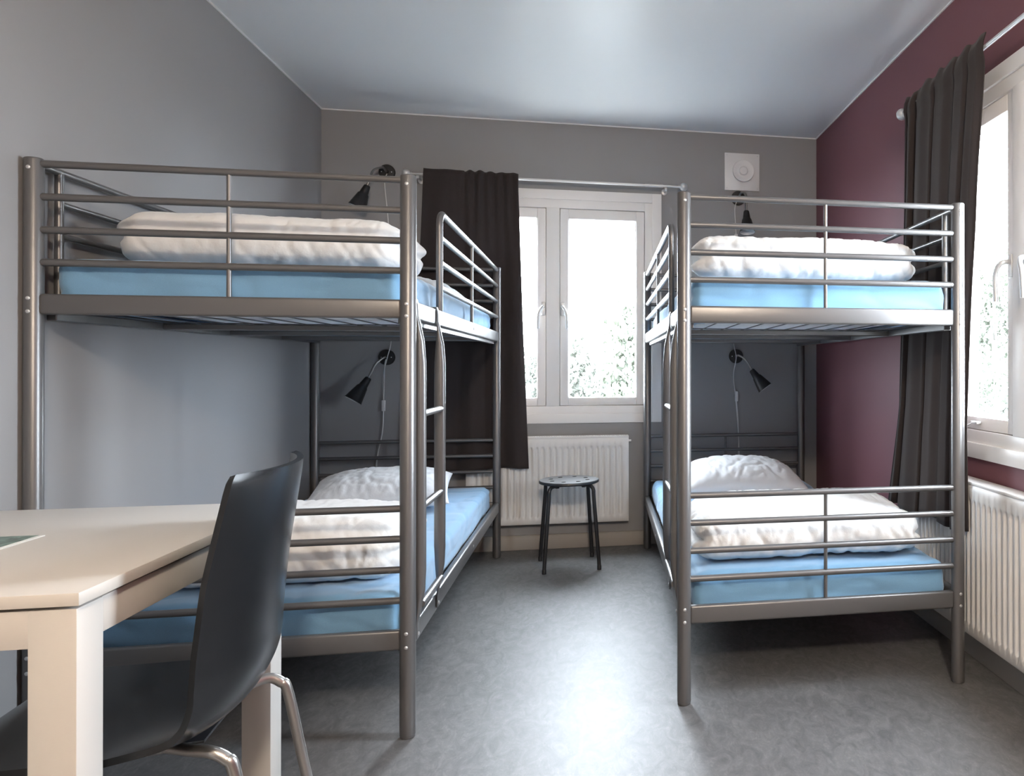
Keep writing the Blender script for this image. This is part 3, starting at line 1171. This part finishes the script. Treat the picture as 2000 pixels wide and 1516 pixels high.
# upper left
wall_lamp('black wall lamp bent down-left above the top bunk by the grey wall', (-1.111, yb, 2.121),
          [(-1.118, YB - 0.075, 2.130), (-1.148, YB - 0.128, 2.100), (-1.162, YB - 0.145, 2.050)], (-1.172, YB - 0.150, 2.012), (-1.222, YB - 0.152, 1.895),
          [(-1.108, YB - 0.02, 2.11), (-1.116, YB - 0.03, 2.075), (-1.120, yc_, 2.03), (-1.104, yc_, 1.86), (-1.098, yc_, 1.70), (-1.090, yc_, 1.40), (-1.086, yc_, 1.20), (-1.100, YB - 0.045, 1.09), (-1.128, yc_, 0.98), (-1.128, yc_, 0.72), (-1.155, yc_, 0.56), (-1.165, yc_, 0.40)],
          (-1.1005, yc_, 1.765))
# upper right
wall_lamp('black wall lamp hanging straight down below the round vent', (0.866, yb, 2.063),
          [(0.876, YB - 0.060, 2.085), (0.893, YB - 0.110, 2.062), (0.894, YB - 0.118, 2.00)], (0.893, YB - 0.120, 1.965), (0.893, YB - 0.150, 1.834),
          [(0.860, YB - 0.02, 2.05), (0.846, YB - 0.03, 2.02), (0.844, yc_, 1.98), (0.851, yc_, 1.86), (0.850, yc_, 1.78), (0.845, yc_, 1.55), (0.836, yc_, 1.22), (0.846, YB - 0.045, 1.10), (0.836, yc_, 0.99), (0.852, yc_, 0.82), (0.866, yc_, 0.62), (0.862, yc_, 0.42)],
          (0.8515, yc_, 1.815))
# lower left
wall_lamp('black wall lamp bent down-left below the top bunk by the grey wall', (-1.111, yb, 1.098),
          [(-1.118, YB - 0.050, 1.094), (-1.143, YB - 0.100, 1.062), (-1.160, YB - 0.125, 1.015)], (-1.168, YB - 0.138, 0.988), (-1.236, YB - 0.172, 0.868),
          [(-1.112, YB - 0.02, 1.088), (-1.116, YB - 0.03, 1.05), (-1.121, yc_ - 0.006, 0.98), (-1.124, yc_ - 0.006, 0.87), (-1.127, yc_ - 0.006, 0.73), (-1.138, yc_ - 0.006, 0.64), (-1.158, yc_ - 0.006, 0.545), (-1.172, yc_ - 0.006, 0.40)],
          (-1.1235, yc_ - 0.006, 0.832))
# lower right
wall_lamp('black wall lamp bent down-right below the top bunk by the plum wall', (0.853, yb, 1.109),
          [(0.862, YB - 0.055, 1.112), (0.890, YB - 0.095, 1.090), (0.912, YB - 0.118, 1.055)], (0.922, YB - 0.125, 1.028), (1.000, YB - 0.150, 0.920),
          [(0.852, YB - 0.02, 1.10), (0.842, YB - 0.03, 1.06), (0.835, yc_ - 0.006, 1.00), (0.840, yc_ - 0.006, 0.93), (0.850, yc_ - 0.006, 0.87), (0.862, yc_ - 0.006, 0.74), (0.866, yc_ - 0.006, 0.64), (0.876, yc_ - 0.006, 0.42)],
          (0.853, yc_ - 0.006, 0.868))

# ------------------------------------------------------------------ vent
vt = thing('air_vent', 'white square air vent with round valve on the back wall', 'vent', (0.890, YB, 2.222))
pl = box('vent_plate', (-0.107, -0.010, -0.113), (0.107, 0.0, 0.113), M['white_plastic'], vt, 0.003)
for sx in (-0.094, 0.094):
    for sz in (-0.099, 0.099):
        lathe('screw', [(0.0035, 0), (0.0035, 0.0015)], M['satin'], pl, 10, (sx, -0.0098, sz), (0, -1, 0))
vd = lathe('valve_disc', [(0.058, 0.0), (0.062, 0.004), (0.066, 0.016), (0.064, 0.022), (0.045, 0.019), (0.028, 0.016), (0.026, 0.017)], M['white_plastic'], vt, 40, (0.004, -0.009, 0.002), (0, -1, 0))
lathe('valve_knob', [(0.026, 0.0), (0.026, 0.008), (0.022, 0.012), (0.010, 0.013)], M['white_plastic'], vd, 32, (0.004, -0.026, 0.002), (0, -1, 0))


# ------------------------------------------------------------------ table
def table():
    x1, y0, y1 = -0.684, 1.180, 1.885
    x0 = XL + 0.006
    zt, th = 0.740, 0.018
    root = thing('table', 'pale birch table with square legs in the left foreground', 'table', ((x0 + x1) / 2, (y0 + y1) / 2, 0))
    cx, cy = (x0 + x1) / 2, (y0 + y1) / 2
    hx, hy = (x1 - x0) / 2, (y1 - y0) / 2
    box('tabletop', (-hx, -hy, zt - th), (hx, hy, zt), M['table'], root, 0.0012)
    lz = zt - th - 0.005
    lw = 0.058
    ins = 0.006
    for sx in (-1, 1):
        for sy in (-1, 1):
            xa, xb = sx * (hx - ins), sx * (hx - ins - lw)
            ya, yb_ = sy * (hy - ins), sy * (hy - ins - lw)
            box('leg', (xa, ya, 0), (xb, yb_, lz), M['table'], root, 0.0015)
    ap = 0.052
    for sy in (-1, 1):
        box('apron', (-hx + ins + lw, sy * (hy - ins - 0.002), lz - ap), (hx - ins - lw, sy * (hy - ins - 0.022), lz), M['table'], root, 0.001)
    for sx in (-1, 1):
        box('apron', (sx * (hx - ins - 0.002), -hy + ins + lw, lz - ap), (sx * (hx - ins - 0.022), hy - ins - lw, lz), M['table'], root, 0.001)
    box('spacer', (-hx + 0.03, -hy + 0.03, lz), (hx - 0.03, hy - 0.03, zt - th), M['black_metal'], root)
    return root


table()
lf = box('leaflet', (-1.185, 1.280, 0.7402), (-0.974, 1.588, 0.7416), M['paper'])
tag(lf, 'green printed leaflet lying on the birch table', 'leaflet')
box('printed_picture', (-1.181, 1.284, 0.7416), (-0.983, 1.588, 0.7419), M['leaflet'], lf)


# ------------------------------------------------------------------ chair
def chair():
    root = thing('shell_chair', 'black one-piece shell chair with steel legs at the table end', 'chair', (-0.7212, 1.4922, 0), 0.1077)
    ox = 0.0
    # centre-line profile in (x, z), from seat front to top of the back
    prof = smooth_path([(-0.272, 0, 0.418), (-0.262, 0, 0.444), (-0.230, 0, 0.457), (-0.16, 0, 0.453), (-0.07, 0, 0.447), (0.010, 0, 0.441), (0.066, 0, 0.440),
                        (0.098, 0, 0.452), (0.125, 0, 0.480), (0.1465, 0, 0.53), (0.1525, 0, 0.60), (0.1627, 0, 0.70), (0.1765, 0, 0.80), (0.1863, 0, 0.8727)], 8)
    n = len(prof)
    m = 36
    P = []
    # half width along the profile
    acc = [0.0]
    for a, b in zip(prof, prof[1:]):
        acc.append(acc[-1] + (b - a).length)
    tot = acc[-1]
    grid = []
    for i, p in enumerate(prof):
        t = acc[i] / tot
        hw = lerp_tab([(0, 0.150), (0.03, 0.185), (0.10, 0.203), (0.33, 0.205), (0.435, 0.202), (0.62, 0.2077), (0.965, 0.1915), (0.988, 0.188), (1.0, 0.178)], t)
        # how far the edges come forward (back) or rise (seat)
        wrap = lerp_tab([(0, -0.010), (0.12, 0.004), (0.33, 0.012), (0.435, 0.030), (0.59, 0.0521), (0.79, 0.0524), (1.0, 0.0431)], t)
        a = prof[min(i + 1, n - 1)] - prof[max(i - 1, 0)]
        a.normalize()
        nrm = Vector((-a.z, 0, a.x))     # towards the sitter
        row = []
        for j in range(m + 1):
            s = -1 + 2 * j / m
            y = s * hw
            w = wrap * (abs(s) ** 2.2)
            q = p + nrm * w + Vector((0, y, 0))
            # rounded top corners drop
            if t > 0.9:
                q.z -= 0.004 * abs(s) ** 4 * (t - 0.9) / 0.1
            row.append(q)
        grid.append(row)
    th = 0.0055
    V, Fc = [], []
    for sg in (1, -1):
        for i in range(n):
            for j in range(m + 1):
                du = grid[min(i + 1, n - 1)][j] - grid[max(i - 1, 0)][j]
                dv = grid[i][min(j + 1, m)] - grid[i][max(j - 1, 0)]
                nr = du.cross(dv).normalized()
                V.append(grid[i][j] + nr * th * sg + Vector((ox, 0, 0)))
    k0 = n * (m + 1)

    def q_(i, j):
        return i * (m + 1) + j
    for i in range(n - 1):
        for j in range(m):
            a = (q_(i, j), q_(i + 1, j), q_(i + 1, j + 1), q_(i, j + 1))
            Fc.append(a)
            Fc.append(tuple(k0 + x for x in reversed(a)))
    rim = [q_(0, j) for j in range(m)] + [q_(i, m) for i in range(n - 1)] + [q_(n - 1, j) for j in range(m, 0, -1)] + [q_(i, 0) for i in range(n - 1, 0, -1)]
    for a, b in zip(rim, rim[1:] + rim[:1]):
        Fc.append((a, a + k0, b + k0, b))
    bm = bmesh.new()
    me0 = mesh_from('tmp', V, Fc)
    bm.from_mesh(me0)
    me = bm_mesh('seat_shell', bm)
    bpy.data.meshes.remove(me0)
    smooth_by_angle(me, 0.9)
    link('seat_shell', me, M['chair'], root)
    # four legs
    for sy in (-1, 1):
        lg = smooth_path([(0.02, sy * 0.085, 0.418), (0.07, sy * 0.125, 0.424), (0.105, sy * 0.150, 0.428), (0.128, sy * 0.155, 0.416), (0.141, sy * 0.157, 0.390), (0.172, sy * 0.162, 0.22), (0.214, sy * 0.169, 0.012)], 7)
        l = tube('rear_leg', lg, 0.0098, M['chrome'], root, 16)
        lathe('foot_cap', [(0.0125, 0), (0.0125, 0.016), (0.0105, 0.020)], M['black_metal'], l, 14, (0.215, sy * 0.169, 0))
        lg = smooth_path([(0.02, sy * 0.085, 0.418), (-0.12, sy * 0.125, 0.424), (-0.185, sy * 0.150, 0.428), (-0.208, sy * 0.157, 0.418), (-0.218, sy * 0.160, 0.392), (-0.232, sy * 0.165, 0.25), (-0.252, sy * 0.172, 0.012)], 7)
        l = tube('front_leg', lg, 0.0098, M['chrome'], root, 16)
        lathe('foot_cap', [(0.0125, 0), (0.0125, 0.016), (0.0105, 0.020)], M['black_metal'], l, 14, (-0.253, sy * 0.172, 0))
    box('seat_plate', (-0.06, -0.10, 0.4225), (0.08, 0.10, 0.4275), M['black_metal'], root, 0.001)
    return root


chair()


# ------------------------------------------------------------------ ceiling lamp behind the camera (warm)
def ceiling_lamp():
    c = Vector((0.15, -0.75, HC))
    root = thing('ceiling_lamp', 'round white ceiling lamp giving warm light near the door end', 'ceiling lamp', c)
    lathe('lamp_base', [(0.13, -0.03), (0.14, -0.02), (0.14, 0.0)], M['white_plastic'], root, 32)
    m, nt, b = new_mat('warm_opal_glass')
    b.inputs['Base Color'].default_value = (0.9, 0.85, 0.75, 1)
    b.inputs['Emission Color'].default_value = (1.0, 0.62, 0.30, 1)
    b.inputs['Emission Strength'].default_value = 1.0
    prof = [(0.02, -0.105), (0.07, -0.10), (0.115, -0.08), (0.132, -0.05), (0.13, -0.03)]
    lathe('lamp_shade', prof, m, root, 32, cap1=False, ang=2.0)
    d = bpy.data.lights.new('lamp_light', 'POINT')
    d.energy = 36
    d.color = (1.0, 0.85, 0.68)
    d.shadow_soft_size = 0.10
    o = bpy.data.objects.new('lamp_light', d)
    COL.objects.link(o)
    o.parent = root
    o.location = (0, 0, -0.24)


ceiling_lamp()


# ------------------------------------------------------------------ outside: lawn, trees, shed
gr = box('lawn', (-40, YB + 1.0, -3.2), (60, 70, -3.0), M['grass'])
gr['kind'] = 'structure'
gr2 = box('lawn', (XR + 1.0, -40, -3.2), (60, YB + 0.9, -3.0), M['grass'])
gr2['kind'] = 'structure'


def tree(label, base, h, rx, rz, n, seed, mat, zc):
    rnd = random.Random(seed)
    root = thing('tree', label, 'tree', base, 0, 'pale trees outside the windows')
    tube('trunk', [(0, 0, 0), (0.05, 0.02, h * 0.4), (0, 0, h * 0.85)], [0.16, 0.12, 0.03], M['bark'], root, 10)
    # some bare branches
    for k in range(7):
        a = rnd.uniform(0, 2 * PI)
        z = h * rnd.uniform(0.35, 0.7)
        e = (rx * 0.7 * math.cos(a), rx * 0.7 * math.sin(a), min(h * 0.95, z + rz * 0.5))
        tube('branch', smooth_path([(0, 0, z), (e[0] * 0.5, e[1] * 0.5, z + (e[2] - z) * 0.4), e], 3), [0.05] * 3 + [0.03] * 3 + [0.012], M['bark'], root, 6)
    V, Fc = [], []
    cl = []
    for k in range(26):
        d = Vector((rnd.gauss(0, 1), rnd.gauss(0, 1), rnd.gauss(0, 1))).normalized() * rnd.uniform(0.35, 1.0) ** 0.6
        cl.append(Vector((d.x * rx, d.y * rx, zc + d.z * rz)))
    for k in range(n):
        c = rnd.choice(cl)
        d = Vector((rnd.gauss(0, 1), rnd.gauss(0, 1), rnd.gauss(0, 1))) * 0.30 * rx * 0.62
        p = c + d
        q = Euler((rnd.uniform(0, 6.3), rnd.uniform(0, 6.3), rnd.uniform(0, 6.3))).to_matrix()
        sz = rnd.uniform(0.05, 0.11)
        o = len(V)
        for (a, b) in ((-1, 0), (0, -0.55), (1, 0), (0, 0.55)):
            V.append(p + q @ Vector((a * sz, b * sz, 0.012 * a * a)))
        Fc.append((o, o + 1, o + 2, o + 3))
    cr = link('foliage', mesh_from('foliage', V, Fc), mat, root)
    cr['kind'] = 'stuff'
    return root


tree('pale leafy tree rising at the right of the back window view', (1.35, 15.0, -3), 6.0, 1.35, 1.5, 9000, 11, M['leaf'], 3.9)
tree('low pale tree in the middle of the back window view', (-0.75, 19.5, -3), 4.6, 1.3, 0.9, 6000, 12, M['leaf_grey'], 3.6)
tree('faint pale tree behind the left pane of the back window', (-3.6, 16.0, -3), 4.4, 1.3, 1.0, 5000, 13, M['leaf_grey'], 3.4)
tree('pale green tree seen through the glass of the right window', (10.3, 18.0, -3), 7.0, 1.9, 1.9, 8000, 14, M['leaf'], 4.9)
tree('grey green tree standing low and far beyond the right window', (15.0, 24.0, -3), 5.2, 2.2, 1.5, 6000, 15, M['leaf_grey'], 3.1)

# small garden shed far beyond the right window
sh = thing('garden_shed', 'tiny pale garden shed far off through the right window', 'shed', (17.6, 30.5, -3.0), 0.3)
box('shed_wall', (-0.6, -0.6, 0), (0.6, 0.6, 2.35), M['shed'], sh)
bm_ = bmesh.new()
vv_ = [bm_.verts.new(c) for c in ((-0.75, -0.75, 2.33), (0.75, -0.75, 2.33), (0, -0.75, 2.85), (-0.75, 0.75, 2.33), (0.75, 0.75, 2.33), (0, 0.75, 2.85))]
for f_ in ((0, 1, 2), (3, 5, 4), (0, 2, 5, 3), (1, 4, 5, 2), (0, 3, 4, 1)):
    bm_.faces.new([vv_[i] for i in f_])
link('shed_roof', bm_mesh('shed_roof', bm_), M['shed_roof'], sh)
box('shed_door', (-0.25, -0.62, 0.05), (0.25, -0.6, 2.0), M['window'], sh)
